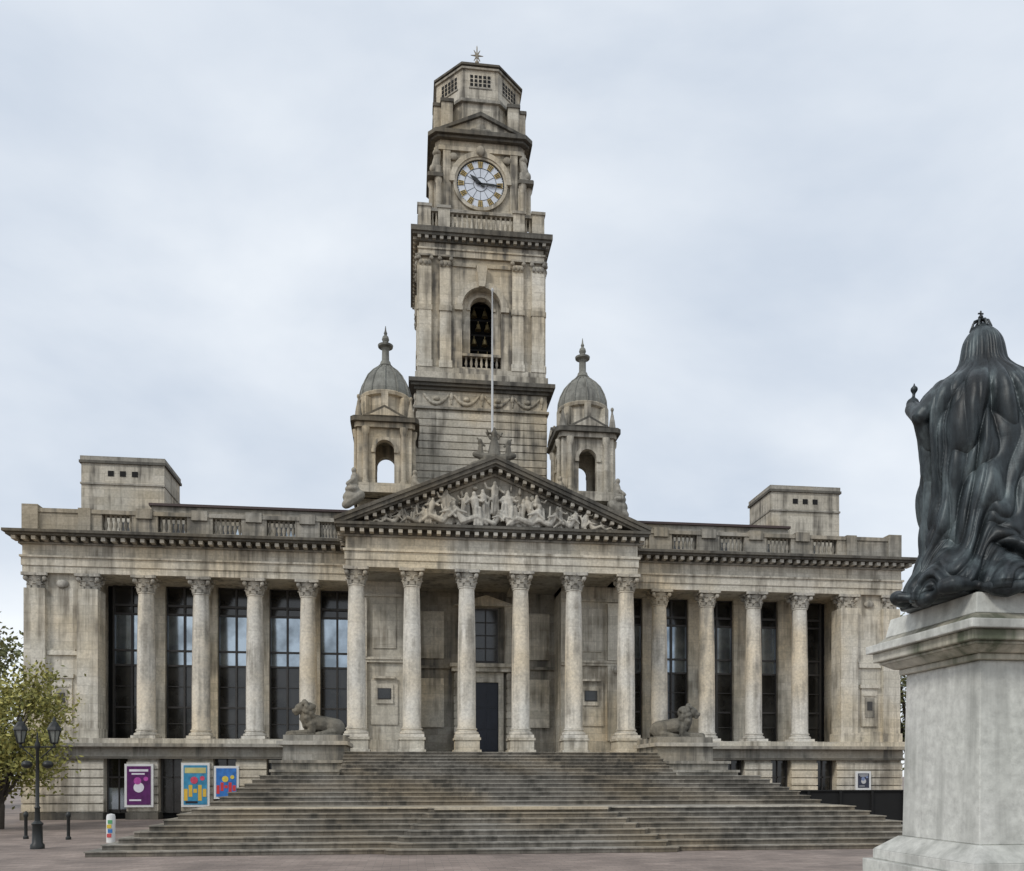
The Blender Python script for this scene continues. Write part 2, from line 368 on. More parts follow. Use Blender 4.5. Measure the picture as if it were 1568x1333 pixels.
for sgn in (-1,1):
    def X(a,b): return (a,b) if sgn>0 else (-b,-a)
    cream.box(*X(3.9,7.3),45.0,47.95,3.27,12.4)
    cream.box(*X(3.85,7.35),44.9,45.1,3.27,4.1)
    cream.box(*X(3.88,7.34),44.86,45.1,8.15,8.3); cream.box(*X(3.88,7.34),44.8,45.1,8.3,8.42)
    cream.box(*X(3.88,7.34),44.88,45.1,11.6,11.75)
    cream.box(*X(6.4,7.28),44.75,45.2,4.1,8.14);cream.box(*X(6.4,7.28),44.75,45.2,8.43,11.5)
    cream.box(*X(4.8,6.2),44.93,45.05,4.9,7.3)
    cream.box(*X(5.05,5.95),44.86,45.05,6.0,7.0)
    frame.box(*X(5.15,5.85),44.84,45.05,6.22,6.8)
    gl.box(*X(5.2,5.8),44.825,44.9,6.27,6.75)
    cream.box(*X(4.95,6.05),44.75,45.05,7.3,7.42)
    cream.box(*X(4.9,6.1),44.94,45.05,8.9,11.2)
    cream.box(*X(5.1,5.9),44.93,44.96,9.1,11.0)
    sculpt.ell((sgn*6.85,44.6,7.9),(.2,.16,.2));
    cream.box(*X(1.2,1.5),42.9,47.2,12.15,12.398);cream.box(*X(3.9,4.2),42.9,47.2,12.15,12.398)
    for i in range(11):
        z=3.3+i*.42; cream.box(*X(1.15,1.75),46.75,47.25,z,z+.36)
    cream.box(*X(1.2,1.7),46.8,47.25,3.3,7.95)
    cream.box(*X(1.05,1.5),46.85,47.25,8.45,11.6)
    cream.box(*X(2.3,3.6),47.05,47.25,4.9,7.6);cream.box(*X(2.3,3.6),47.05,47.25,8.7,11.3)
grey.box(-3.9,3.9,47.2,47.95,3.27,12.4)
grey.box(-3.89,3.89,47.0,47.3,8.15,8.3)
cream.box(-1.9,1.9,46.6,47.25,7.96,8.2);cream.box(-2.0,2.0,46.45,47.25,8.2,8.4)
cream.box(-1.0,1.0,46.95,47.25,7.4,7.95)
cream.box(-1.0,-.72,46.95,47.25,3.3,7.4);cream.box(.72,1.0,46.95,47.25,3.3,7.4)
door=MB()
door.box(-.72,.72,47.08,47.22,3.3,7.4)
for sx in (-.36,.36):
    for z in (3.6,4.8,6.0): door.box(sx-.27,sx+.27,47.04,47.1,z,z+1.05)
door.build('door',M_door,B)
cream.prismY([(-1.8,11.6),(1.8,11.6),(0,12.2)],46.7,47.2)
frame.box(-.7,.7,47.1,47.25,8.5,11.5)
for i in range(2):
    for j in range(4): gl.box(-.62+i*.66,-.04+i*.66,47.05,47.09,8.6+j*.72,9.24+j*.72)
grey.box(-7.2,7.2,42.8,47.95,12.4,12.9)
h=7.27
for (a,y0,z0,z1,m) in [(h,41.9,12.4,12.75,cream),(h+.05,41.85,12.75,13.15,cream),(h+.12,41.78,13.15,13.27,cream),(h,41.9,13.27,13.85,cream),(h+.1,41.8,13.85,13.95,grey)]:
    m.box(-a,a,y0,42.8,z0,z1); m.box(-a,-a+.9,42.8,47.9,z0,z1); m.box(a-.9,a,42.8,47.9,z0,z1)
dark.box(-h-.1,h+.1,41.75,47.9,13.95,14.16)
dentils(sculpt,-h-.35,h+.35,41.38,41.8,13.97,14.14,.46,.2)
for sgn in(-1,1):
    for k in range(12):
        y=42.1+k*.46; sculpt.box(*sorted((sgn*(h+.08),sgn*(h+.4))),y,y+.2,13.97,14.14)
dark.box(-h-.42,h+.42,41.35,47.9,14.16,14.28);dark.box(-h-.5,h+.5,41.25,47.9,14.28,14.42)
ax=17.7;w=h+.5
grey.prismY([(-w+1.1,14.42),(w-1.1,14.42),(0,ax-.45)],42.0,48)
for sg in(-1,1):
    def band(m,tl,th,y0,y1):
        xl=w*(1-( -tl)/(ax-14.43)) if tl<0 else w
        xh=w*(1-( -th)/(ax-14.43)) if th<0 else w
        m.prismY([(sg*xl,14.43),(0,ax+tl),(0,ax+th),(sg*xh,14.43)],y0,y1)
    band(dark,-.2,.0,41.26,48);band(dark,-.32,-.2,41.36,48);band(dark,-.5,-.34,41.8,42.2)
    band(grey,-.62,-.5,41.86,42.1)
    for i in range(17):
        x=sg*(.25+i*.4); z=ax-.5-abs(x)*(ax-14.43)/w
        if z>14.5: sculpt.prismY([(x-.09,z),(x+.09,z),(x+.09,z+.17),(x-.09,z+.17)],41.42,41.85)
    dark.prismY([(0,ax+.001),(sg*w,14.44),(sg*(w+.05),14.6),(sg*.0,ax+.16)],41.2,41.5)
grey.box(-7.1,7.1,46.5,58,14.42,16.6)
tow.box(-7.0,7.0,46.5,57.5,16.6,17.2);dark.box(-7.15,7.15,46.3,57.6,17.2,17.35)

def figure(m,x,y,z,hh,lean=0,arm=1,mode='stand',fx=1):
    s=hh
    if mode=='stand':
        hx=x+lean*s
        m.limb((x,y,z+.05*s),(x+lean*.5*s,y,z+.5*s),.15*s,.11*s,8)
        m.limb((x+lean*.5*s,y,z+.5*s),(hx,y,z+.78*s),.11*s,.13*s,8)
        m.ell((hx+lean*.1*s,y-.03*s,z+.93*s),(.065*s,.075*s,.085*s),8,6)
        for k,a in ((-1,arm),(1,-arm*.4)):
            p=(hx+k*.14*s,y-.02,z+.77*s);q=(hx+k*.25*s,y-.08*s,z+(.77+.1*a)*s-.08*s);r=(hx+k*(.28+.05*a)*s,y-.14*s,z+(.7+.28*a)*s)
            m.limb(p,q,.05*s,.04*s,6);m.limb(q,r,.04*s,.032*s,6)
        m.limb((x-.1*s,y-.1*s,z),(x-.05*s,y-.1*s,z+.5*s),.055*s,.065*s,6)
        m.limb((x+.1*s,y-.08*s,z),(x+.05*s,y-.08*s,z+.5*s),.055*s,.065*s,6)
    else:
        m.limb((x,y,z+.14*s),(x+fx*.28*s,y,z+.5*s),.15*s,.14*s,8)
        m.ell((x+fx*.33*s,y-.03*s,z+.68*s),(.08*s,.08*s,.1*s),8,6)
        m.limb((x,y-.06*s,z+.14*s),(x-fx*.4*s,y-.1*s,z+.28*s),.12*s,.08*s,7);m.limb((x-fx*.4*s,y-.1*s,z+.28*s),(x-fx*.7*s,y-.06*s,z+.06*s),.08*s,.05*s,7)
        m.limb((x+fx*.25*s,y-.12*s,z+.46*s),(x+fx*.45*s,y-.14*s,z+.25*s),.055*s,.045*s,6)
        m.limb((x+fx*.25*s,y-.1*s,z+.48*s),(x-fx*.05*s,y-.2*s,z+.36*s),.05*s,.04*s,6)
fig=MB()
random.seed(23)
def roof_z(x): return 14.43+(ax-.62-14.43)*(1-abs(x)/w)-.12
figure(fig,0,41.78,15.15,1.6,0,.7)
figure(fig,.45,41.7,14.9,1.4,.12,-.5);figure(fig,-.45,41.7,14.85,1.45,-.1,.6)
figure(fig,-.1,41.55,14.45,1.1,0,0,'rec',1);figure(fig,.75,41.58,14.45,1.05,0,0,'rec',-1)
for i,x in enumerate([.95,1.3,1.65,2.0,2.35,2.7,3.05,3.4,3.75,4.1,4.45]):
    for sg in(-1,1):
        xx=sg*x+random.uniform(-.12,.12)
        hh=min((roof_z(xx)-14.5)*.98,1.7)*random.uniform(.82,1)
        up=random.choice([0,.0,.15,.25])*min(1,(roof_z(xx)-14.5-hh)/.2)
        if i%3==2: figure(fig,xx,41.58,14.45,hh*1.05,0,0,'rec',random.choice((-sg,sg)))
        else: figure(fig,xx,41.72+random.uniform(-.14,.12),14.45+up,hh,random.uniform(-.28,.28),random.uniform(-1,1))
for sg in(-1,1):
    figure(fig,sg*4.95,41.7,14.44,.9,0,0,'rec',-sg);figure(fig,sg*5.55,41.72,14.44,.68,0,0,'rec',-sg)
    fig.ell((sg*6.1,41.8,14.52),(.35,.15,.1))
    for k in range(40):
        x=random.uniform(.1,5.2)*sg; zt=roof_z(x)
        z=random.uniform(14.5,max(14.52,zt-.15)); fig.ell((x,41.92,z),(random.uniform(.05,.15),.12,random.uniform(.07,.22)),8,5)
    for k in range(9):
        x=sg*random.uniform(.4,4.6);fig.limb((x,41.6,14.5),(x+random.uniform(-.35,.35),41.6,14.5+random.uniform(.3,.7)*(roof_z(x)-14.4)),.07,.05,6)
fig.build('tympanum_sculpture',M_sculpt,B,remesh=.03,sm=1)
ac=MB()
ac.box(-.55,.55,41.6,42.6,17.5,18.0)
figure(ac,0,42.1,18.3,1.25,0,.6)
ac.limb((0,42.1,18.1),(0,42.1,18.8),.36,.22)
for sg in(-1,1):
    ac.limb((sg*.3,42.05,18.0),(sg*.95,42.0,18.15),.24,.16);ac.ell((sg*.72,41.95,18.75),(.13,.13,.17));ac.limb((sg*.7,42,18.1),(sg*.7,41.95,18.55),.17,.12)
    ac.limb((sg*.5,42,18.6),(sg*.85,42,18.95),.06,.05)
    ac.limb((sg*.2,42.1,19.0),(sg*.4,42.1,19.3),.06,.05)
    ac.limb((sg*.6,42,17.7),(sg*1.1,42,17.65),.22,.12)
ac.build('pediment_sculpture',M_lion,B,remesh=.03,sm=1)
fp=MB();fp.lathe([(.06,0),(.055,4),(.035,9.3),(.07,9.35),(.07,9.43),(0,9.5)],0,0,10,17.6)
o=fp.build('flagpole',M_pole,B,smooth=40);o.location=(0,43.1,0)

# ---------------------------------------------------------------- tower
TY=53.1
def tsides():
    for k in range(4): yield Matrix.Translation((0,TY,0))@turn(k)
H1=3.83
tow.box(-H1+.06,H1-.06,TY-H1+.06,TY+H1-.06,14.4,24.6)
z=16.0
while z<23.3:
    tow.prismZ(sq(H1,0,0,TY),z,z+.37);z+=.43
def offs(m,hh,z0,z1,c=0): m.prismZ(sq(hh,c,0,TY),z0,z1)
offs(grey,H1+.1,23.42,23.55)
offs(tow,H1-.02,23.56,24.6)
offs(dark,H1+.12,24.5,24.66);offs(dark,H1+.3,24.66,24.82);offs(dark,H1+.42,24.82,25.05)
sw=MB()
for Mx in tsides():
    sw.M=Mx
    for c in(-2.65,-.9,.9,2.65):
        pr=None
        for i in range(9):
            t=i/8; x=c-.7+1.4*t; zz=24.25-.5*(1-(2*t-1)**2)
            if pr: sw.limb(pr,(x,-H1,zz),.07+.07*(1-abs(2*t-1)),.07+.07*(1-abs(2*t-1)),6)
            pr=(x,-H1,zz)
        sw.ell((c,-H1,24.05),(.2,.15,.15),8,5)
    for c in(-1.78,0,1.78,3.5):
        sw.ell((c,-H1,24.2),(.13,.12,.25),8,6);sw.limb((c,-H1,24.2),(c,-H1,23.75),.07,.05,6)
sw.build('tower_swags',M_tow,B,smooth=60)
H2=3.66
offs(tow,H2+.22,25.05,25.55);offs(tow,H2+.1,25.55,25.9)
bell=MB()
for Mx in tsides():
    for m in(tow,dark,grey,black,cream,gl,bell): m.M=Mx
    y=-H2
    tow.archwall(-H2+.0,H2-.0,25.9,32.4,0,1.15,29.6,y+.12,y+.75)
    tow.archwall(-1.14,1.14,26.9,30.9,0,.66,29.75,y+.5,y+.95)
    tow.archring(0,29.75,.66,.8,y+.44,y+.6,12);tow.box(-.85,-.64,y+.42,y+.6,29.6,29.75);tow.box(.64,.85,y+.42,y+.6,29.6,29.75)
    tow.box(-1.14,1.14,y+.14,y+.9,25.9,26.1);tow.box(-1.14,1.14,y+.1,y+.4,26.75,26.9)
    for k in range(7):
        tow.lathe([(.06,0),(.045,.08),(.09,.25),(.05,.5),(.07,.66)],-.9+k*.3,y+.26,8,26.1)
    tow.archring(0,29.6,1.15,1.5,y-.02,y+.2)
    tow.box(-1.6,-1.12,y-.05,y+.3,29.35,29.6);tow.box(1.12,1.6,y-.05,y+.3,29.35,29.6)
    tow.prismY([(-.18,30.7),(.18,30.7),(.3,31.9),(-.3,31.9)],y-.2,y+.3)
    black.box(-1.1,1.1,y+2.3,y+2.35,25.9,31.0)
    for r_,zz in enumerate((27.2,28.1,29.0,29.8)):
        black.box(-1.1,1.1,y+1.5,y+1.6,zz+.55,zz+.65)
        for q in(-.35,.3) if r_%2 else (-.1,.45):
            bell.lathe([(.2,0),(.16,.08),(.12,.25),(.09,.36),(.02,.42),(.02,.55)],q,y+1.5,10,zz)  # bell shapes added to stand in for bright light specks in the opening
    for c in(-3.3,-2.12,2.12,3.3):
        wd=.36 if abs(c)>3 else .33
        yf=y-.06 if abs(c)<3 else y-.1
        cream.box(c-wd,c+wd,yf,y+.2,26.3,29.2)
        cream.box(c-wd,c+wd,yf,y+.2,29.5,31.75)
        cream.box(c-wd-.06,c+wd+.06,y-.14,y+.2,25.9,26.3)
        tow.box(c-wd-.05,c+wd+.05,y-.13,y+.2,29.2,29.5)
        tow.box(c-wd+.02,c+wd-.02,y-.12,y+.2,31.75,32.1)
        grey.box(c-wd-.1,c+wd+.1,y-.2,y+.2,32.28,32.385)
        for q in(-1,1):
            grey.ell((c+q*(wd),y-.14,32.18),(.13,.1,.13),8,6)
        for q in(-1,0,1): grey.ell((c+q*wd*.7,y-.12,31.92),(.12,.1,.16),8,6)
    tow.box(-1.7,-.35,y+.03,y+.2,31.9,32.1);tow.box(.35,1.7,y+.03,y+.2,31.9,32.1)
    n=18
    for i in range(n):
        c=-3.85+7.7*(i+.5)/n; grey.box(c-.1,c+.1,y-.32,y-.1,33.22,33.4)
for m in(tow,dark,grey,black,cream,gl): m.M=None
bell.build('belfry_speck_bells',plain('speck_bell_bronze',(.35,.28,.14),.35,metal=.7),B,smooth=40)
offs(tow,H2+.02,32.4,32.75);offs(tow,H2+.08,32.75,32.85);offs(tow,H2-.02,32.85,33.15)
offs(dark,H2+.12,33.15,33.4);offs(dark,H2+.36,33.4,33.55);offs(dark,H2+.46,33.55,33.85)
for Mx in tsides():
    tow.M=Mx;grey.M=Mx
    y=-3.6
    tow.box(-3.6,3.6,y,y+.35,33.85,34.1);grey.box(-3.1,3.1,y-.03,y+.38,35.02,35.2)
    for c in(-2.2,2.2):
        tow.box(c-.34,c+.34,y-.06,y+.5,34.1,35.2);grey.box(c-.4,c+.4,y-.12,y+.56,35.2,35.36)
    tow.prismZ(sq(.36,0,3.33,-3.33),34.1,35.2);grey.prismZ(sq(.42,0,3.33,-3.33),35.2,35.37)
    for k in range(13):
        xx=-1.7+k*.283; tow.lathe([(.07,0),(.05,.1),(.1,.3),(.05,.6),(.05,.75),(.08,.92)],xx,y+.17,8,34.1)
    for s_ in(-1,1):
        for k in(-1,1):tow.lathe([(.07,0),(.05,.1),(.1,.3),(.05,.6),(.05,.75),(.08,.92)],s_*2.75+k*.11,y+.17,8,34.1)
tow.M=None;grey.M=None
tow.prismZ(sq(2.6,.55,0,TY),33.85,40.0)
tow.prismZ(sq(2.75,.5,0,TY),34.6,35.5)
for (hh,z0,z1,c,m) in [(2.75,39.3,39.55,.3,tow),(2.68,39.55,39.9,.3,tow),(2.95,39.9,40.05,.4,dark),(3.12,40.05,40.3,.45,dark)]:
    m.prismZ(sq(hh,c,0,TY),z0,z1)
clockface=MB();gold=MB();iron=MB()
for Mx in tsides():
    for m in(tow,dark,grey,clockface,gold,iron,cream): m.M=Mx
    y=-2.6
    for (cx,cy) in((2.88,-2.5),(2.5,-2.88)):
        tow.lathe([(.24,35.4),(.24,35.5),(.18,35.55),(.17,37.1),(.22,37.2),(.25,37.4)],cx,cy,12)
    tow.prismZ(sq(.44,.06,2.68,-2.68),35.1,35.4)
    tow.prismZ(sq(.26,.05,2.5,-2.5),35.4,37.4)
    dark.prismZ(sq(.47,.06,2.68,-2.68),37.4,37.62)
    grey.prismZ(sq(.3,.08,2.64,-2.64),37.62,38.2)
    grey.limb((2.7,-2.7,38.1),(2.5,-2.5,39.2),.26,.2,10)
    grey.ell((2.82,-2.82,38.0),(.2,.2,.25));grey.ell((2.6,-2.6,39.1),(.24,.24,.2))
    tow.prismZ(sq(.34,.04,1.98,-2.42),40.3,42.1);tow.prismZ(sq(.34,.04,2.42,-1.98),40.3,42.095)
    dark.prismZ(sq(.4,.04,1.98,-2.42),42.1,42.3);dark.prismZ(sq(.4,.04,2.42,-1.98),42.095,42.29)
    for s_ in(-1,1):
        tow.box(s_*2.0-.22,s_*2.0+.22,y-.12,y+.2,35.5,39.3)
        grey.ell((s_*1.6,y-.1,38.95),(.25,.1,.22))
    cz=37.45
    tow.archring(0,cz,1.55,1.85,y-.22,y+.1,24)
    def disc(m,r0,r1,y0,y1,n=48,a0=0,a1=2*math.pi):
        for i in range(n):
            a=a0+(a1-a0)*i/n;b=a0+(a1-a0)*(i+1)/n
            m.prismY([(r0*math.sin(a),cz+r0*math.cos(a)),(r0*math.sin(b),cz+r0*math.cos(b)),(r1*math.sin(b),cz+r1*math.cos(b)),(r1*math.sin(a),cz+r1*math.cos(a))],y0,y1)
    disc(tow,1.42,1.62,y-.16,y+.05)
    disc(clockface,.0,1.42,y-.05,y-.02)
    disc(iron,1.37,1.42,y-.08,y-.05);disc(iron,.94,.96,y-.07,y-.05)
    disc(iron,.40,.42,y-.07,y-.05)
    for k in range(12):
        a=k*math.pi/6
        disc(gold,.99,1.33,y-.085,y-.05,2,a-.12,a+.12)
        for dd in(-.08,.0,.08): disc(iron,1.03,1.29,y-.1,y-.086,1,a+dd-.017,a+dd+.017)
        disc(iron,.42,.93,y-.065,y-.05,1,a-.012,a+.012)
    for k in range(60):
        a=k*math.pi/30; disc(iron,1.33,1.37,y-.075,y-.05,1,a-.012,a+.012)
    def hand(an,l,w_):
        s,c=math.sin(an),math.cos(an)
        iron.prismY([(-s*.3+c*w_*.5,cz-c*.3-s*w_*.5),(-s*.3-c*w_*.5,cz-c*.3+s*w_*.5),(s*l*.6-c*w_,cz+c*l*.6+s*w_),(s*l,cz+c*l),(s*l*.6+c*w_,cz+c*l*.6-s*w_)],y-.16,y-.11)
    hand(R(93),1.25,.06);hand(R(308),.8,.1)
    tow.prismY([(-2.3,40.3),(2.3,40.3),(2.3,40.42),(0,41.35),(-2.3,40.42)],y-.25,y+.6)
    dark.prismY([(-2.5,40.38),(-2.3,40.3),(0,41.28),(2.3,40.3),(2.5,40.38),(0,41.52)],y-.42,y+.6)
    grey.limb((-.5,y-.25,40.5),(.5,y-.25,40.5),.1,.1);grey.ell((0,y-.25,40.65),(.3,.1,.25))
    grey.ell((0,y-.25,39.3),(.28,.15,.3))
for m in(tow,dark,grey,clockface,gold,iron,cream): m.M=None
clockface.build('clock_face',plain('clock_white',(.62,.66,.72),.4,var=.08),B)
gold.build('clock_numerals',M_gold,B);iron.build('clock_hands_and_rings',M_iron,B)
def octo(ap,cy=TY):
    r=ap/math.cos(math.pi/8);return [(r*math.cos(math.pi/8+k*math.pi/4),cy+r*math.sin(math.pi/8+k*math.pi/4)) for k in range(8)]
tow.prismZ(octo(2.62),40.3,42.3);grey.prismZ(octo(2.8),42.25,42.42);tow.prismZ(octo(2.56),42.42,44.5)
grey.prismZ(octo(2.66),44.3,44.42);dark.prismZ(octo(2.72),44.5,44.62)
dark.frus(octo(2.6),octo(.3),44.62,45.5)
for k in range(8):
    Mx=Matrix.Translation((0,TY,0))@turn(k,8)
    black.M=Mx;grey.M=Mx
    for i in range(5):
        for j in range(3):
            x=-.52+i*.26;zz=43.35+j*.24
            black.box(x-.085,x+.085,-2.575,-2.5,zz,zz+.17)
    grey.box(-.68,.68,-2.6,-2.5,43.2,43.28)
black.M=None;grey.M=None
fin=MB();fin.lathe([(.12,45.4),(.06,46),(.04,47.1),(.04,47.9),(.0,48.0)],0,TY,8);fin.ell((0,TY,46.9),(.14,.14,.14))
for k in range(6):
    a=k*math.pi/3; fin.limb((0,TY,47.35),(.38*math.cos(a),TY,47.35+.38*math.sin(a)),.07,.02,6)
fin.build('tower_finial',M_grey,B,smooth=50)

# ---------------------------------------------------------------- turrets
turfig=MB();domes=MB()
for sg in(-1,1):
    cx,cy=sg*5.5,47.1
    T=Matrix.Translation((cx,cy,0))
    for m in(tow,dark,grey,turfig,domes): m.M=T
    tow.prismZ(sq(1.75,.25),17.2,17.7)
    for k in range(4):
        Mx=T@turn(k)
        for m in(tow,dark,grey,turfig): m.M=Mx
        tow.archwall(-1.02,1.02,17.7,20.75,0,.5,19.6,-1.4,-1.02)
        tow.prismZ(sq(.22,.04,1.23,-1.23),17.7,20.74)
        tow.archring(0,19.6,.5,.68,-1.46,-1.3,12)
        tow.box(-.72,-.49,-1.48,-1.3,19.42,19.6);tow.box(.49,.72,-1.48,-1.3,19.42,19.6)
        for q in(-1,1):
            tow.lathe([(.2,17.7),(.2,17.85),(.16,17.9),(.14,20.3),(.2,20.4),(.23,20.7)],q*1.0,-1.5,10)
        tow.box(-.62,.62,-1.75,-1.35,20.97,21.1)
        dark.prismY([(-1.15,21.2),(1.15,21.2),(0,21.8)],-1.82,-1.0)
        tow.prismY([(-.8,21.24),(.8,21.24),(0,21.66)],-1.85,-1.0)
        D_=Mx@Matrix.Rotation(math.pi/4,4,'Z')
        turfig.M=D_;tow.M=D_
        turfig.limb((0,-1.95,21.2),(0,-1.95,21.75),.22,.15);turfig.limb((0,-1.95,21.75),(0,-1.95,22.25),.14,.05);turfig.ell((0,-1.95,22.35),(.1,.1,.13))
        tow.box(-.18,.18,-1.6,-1.1,21.2,22.5)
        tow.M=Mx; tow.box(-.18,.18,-1.45,-1.1,21.7,22.7)
    for m in(tow,dark,grey,turfig): m.M=T
    tow.prismZ(sq(1.6,.15),20.7,20.95);dark.prismZ(sq(1.8,.2),20.95,21.2)
    tow.lathe([(1.22,21.2),(1.22,22.55),(1.4,22.6),(1.45,22.75),(1.42,22.8)],0,0,32)
    domes.lathe([(1.38,22.8),(1.36,23.1),(1.24,23.5),(1.02,23.95),(.72,24.3),(.42,24.52),(.36,24.6),(.4,24.66),(.32,24.72),(.27,24.9),(.2,25.0),(.19,25.55),(.24,25.65),(.4,25.72),(.42,25.82),(.25,25.9),(.14,26.0),(.2,26.15),(.16,26.3),(.07,26.4),(.1,26.5),(.05,26.62),(.015,26.9)],0,0,24)
    for k in range(12):
        a=2*math.pi*k/12;pr=None
        for r,z in [(1.4,22.8),(1.38,23.1),(1.26,23.5),(1.04,23.95),(.74,24.3),(.44,24.54)]:
            p=(r*math.cos(a),r*math.sin(a),z)
            if pr: domes.limb(pr,p,.05,.05,5)
            pr=p
    for (qx,qy) in((1.6,-1.7),(-1.6,-1.7)):
        turfig.limb((qx,qy+.2,17.3),(qx*.98,qy,18.0),.34,.2);turfig.ell((qx*1.0,qy-.05,18.3),(.14,.15,.16));turfig.limb((qx,qy-.1,17.8),(qx*1.2,qy-.3,17.5),.14,.1);turfig.ell((qx*1.05,qy,17.3),(.4,.4,.22))
    turfig.ell((sg*1.7,-1.6,16.9),(.5,.4,.4));turfig.limb((sg*1.3,-1.7,17.0),(sg*2.0,-1.7,16.5),.3,.25)
for m in(tow,dark,grey,turfig): m.M=None
turfig.build('turret_sculpture',M_grey,B,remesh=.05,sm=1)
domes.build('turret_domes',stone('stone_dome',(.27,.265,.24),(.23,.225,.2),(.10,.098,.088),.9,joints=(60,.5),jd=.3,ledge=.2,tint=(.95,.97,.95)),B,35)

cream.build('walls_cream',M_cream,B,35);dark.build('cornices',M_dark,B,35);tow.build('tower_walls',M_tow,B,35)
grey.build('trim_and_balustrades',M_grey,B,35);frame.build('window_frames',M_frame,B);gl.build('window_glass',M_glass,B)
glb.build('window_glass_upper',M_glassb,B);black.build('dark_openings',M_black,B);sculpt.build('modillions',M_cap,B,35);red.build('roof_edge',M_red,B)

# ---------------------------------------------------------------- steps
ST=empty('stone_steps')
st=MB();no_=MB()
lv=22;rise=3.27/lv;y=24.2;ys=[]
for i in range(lv):
    ys.append(y); y+=.45
    if i in(7,14): y+=1.9
for i in range(lv):
    hw=12.9-2.0*i/7 if i<8 else (10.85-1.15*(i-8)/6 if i<15 else 6.97)
    z0=i*rise;z1=z0+rise
    yb=44.6
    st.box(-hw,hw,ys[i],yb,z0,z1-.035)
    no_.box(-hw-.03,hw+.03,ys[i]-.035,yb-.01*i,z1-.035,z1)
    if i<8:
        h2=4.1-1.3*i/7; c=-.6
        st.add([(c-h2-.25,ys[i]+.1,z0+.003),(c-h2,ys[i]-.4,z0+.003),(c+h2,ys[i]-.4,z0+.003),(c+h2+.25,ys[i]+.1,z0+.003),
                (c-h2-.25,ys[i]+.1,z1-.03),(c-h2,ys[i]-.4,z1-.03),(c+h2,ys[i]-.4,z1-.03),(c+h2+.25,ys[i]+.1,z1-.03)],
               [(0,3,2,1),(4,5,6,7),(0,1,5,4),(1,2,6,5),(2,3,7,6),(3,0,4,7)])
        no_.add([(c-h2-.28,ys[i]+.1,z1-.032),(c-h2-.02,ys[i]-.43,z1-.032),(c+h2+.02,ys[i]-.43,z1-.032),(c+h2+.28,ys[i]+.1,z1-.032),
                (c-h2-.28,ys[i]+.1,z1+.004),(c-h2-.02,ys[i]-.43,z1+.004),(c+h2+.02,ys[i]-.43,z1+.004),(c+h2+.28,ys[i]+.1,z1+.004)],
               [(0,3,2,1),(4,5,6,7),(0,1,5,4),(1,2,6,5),(2,3,7,6),(3,0,4,7)])
st.build('step_risers',M_step,ST);no_.build('step_nosings',M_nose,ST)
lw=MB();lw.box(-10.7,10.7,ys[7]-.06,ys[7]+.6,8*rise-.03,8*rise+.012)
lw.box(-3.4,2.2,ys[7]-.48,ys[7]-.07,8*rise-.06,8*rise+.022);lw.build('landing_edge',M_land,ST)
lp=MB();lpd=MB()
for sgn in(-1,1):
    def X(a,b): return (a,b) if sgn>0 else (-b,-a)
    lp.box(*X(6.98,9.6),37.5,41.0,2.2,3.55);lpd.box(*X(6.85,9.85),37.3,41.2,3.55,3.72);lp.box(*X(7.0,9.6),37.5,41.0,3.72,3.98)
    lp.box(*X(6.98,9.9),36.4,41.3,0,2.75);lp.box(*X(6.975,10.0),36.3,41.35,2.75,2.87)
    lp.box(*X(6.98,9.65),34.6,41.3,1.5,2.36);lp.box(*X(6.976,9.7),34.5,41.35,2.36,2.46)
    lp.box(*X(7.2,10.2),41.3,44.8,0,3.1)
lp.build('lion_plinths',M_grey,ST);lpd.build('lion_plinth_caps',M_cap,ST)
# ---------------------------------------------------------------- lions
def lion(x,y,z,d):
    m=MB()
    L=m.limb;E=m.ell
    L((-.75,0,.45),(.3,0,.58),.36,.38,12)
    for s in(-1,1):
        E((-.72,s*.26,.4),(.42,.22,.38));L((-.6,s*.36,.2),(-.1,s*.44,.12),.15,.11);L((-.1,s*.44,.1),(.1,s*.44,.09),.11,.1)
        L((.35,s*.26,.5),(.3,s*.3,.2),.2,.15);L((.3,s*.28,.16),(1.0,s*.26,.12),.14,.11);E((1.12,s*.26,.12),(.17,.13,.11))
        E((.68,s*.2,1.38),(.07,.05,.09),8,6)
        for k in range(9):
            a=k*.9; E((.42-.16*math.sin(a*2),s*(.3+.03*(k%2)),.45+.1*k),(.15,.1,.12),8,6)
    E((.42,0,.85),(.32,.36,.5));E((.36,0,1.15),(.3,.32,.3));E((.72,0,1.16),(.25,.21,.24));E((.93,0,1.05),(.15,.13,.12));E((1.02,0,1.1),(.07,.07,.05));E((.9,0,.92),(.1,.09,.06))
    E((.84,0,1.24),(.12,.17,.06))
    for k in range(10):
        a=k*math.pi*2/10; E((.55,.33*math.sin(a),1.12+.34*math.cos(a)),(.12,.11,.12),8,6)
    L((-1.1,0,.3),(-1.15,.35,.12),.08,.06);L((-1.15,.35,.12),(-.7,.6,.08),.06,.06);E((-.6,.62,.09),(.13,.09,.08))
    m.box(-1.25,1.3,-.6,.72,-.02,.06)
    o=m.build('lion_statue',M_lion,None,remesh=.03,sm=1)
    o.location=(x,y,z);o.rotation_euler=(0,0,R(-22) if d>0 else R(180+22));
    o.scale=(1.05,1.05 if d>0 else -1.05,1.05)
    return o
lion(8.3,38.9,3.98,1);lion(-8.3,38.9,3.98,-1)

# ---------------------------------------------------------------- ground
g=MB();g.add([(-1500,-600,0),(1500,-600,0),(1500,2500,0),(-1500,2500,0)],[(0,1,2,3)]);g.build('ground_paving',M_pave)
hb=MB();hb.box(10.25,25,36.0,36.1,0,1.52);hb.box(10.25,25,35.93,36.17,1.52,1.58)  # low black slab with posts, fills the dark area right of the steps
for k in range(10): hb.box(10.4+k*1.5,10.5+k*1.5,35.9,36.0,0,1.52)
HB=hb.build('black_low_slab',M_black)
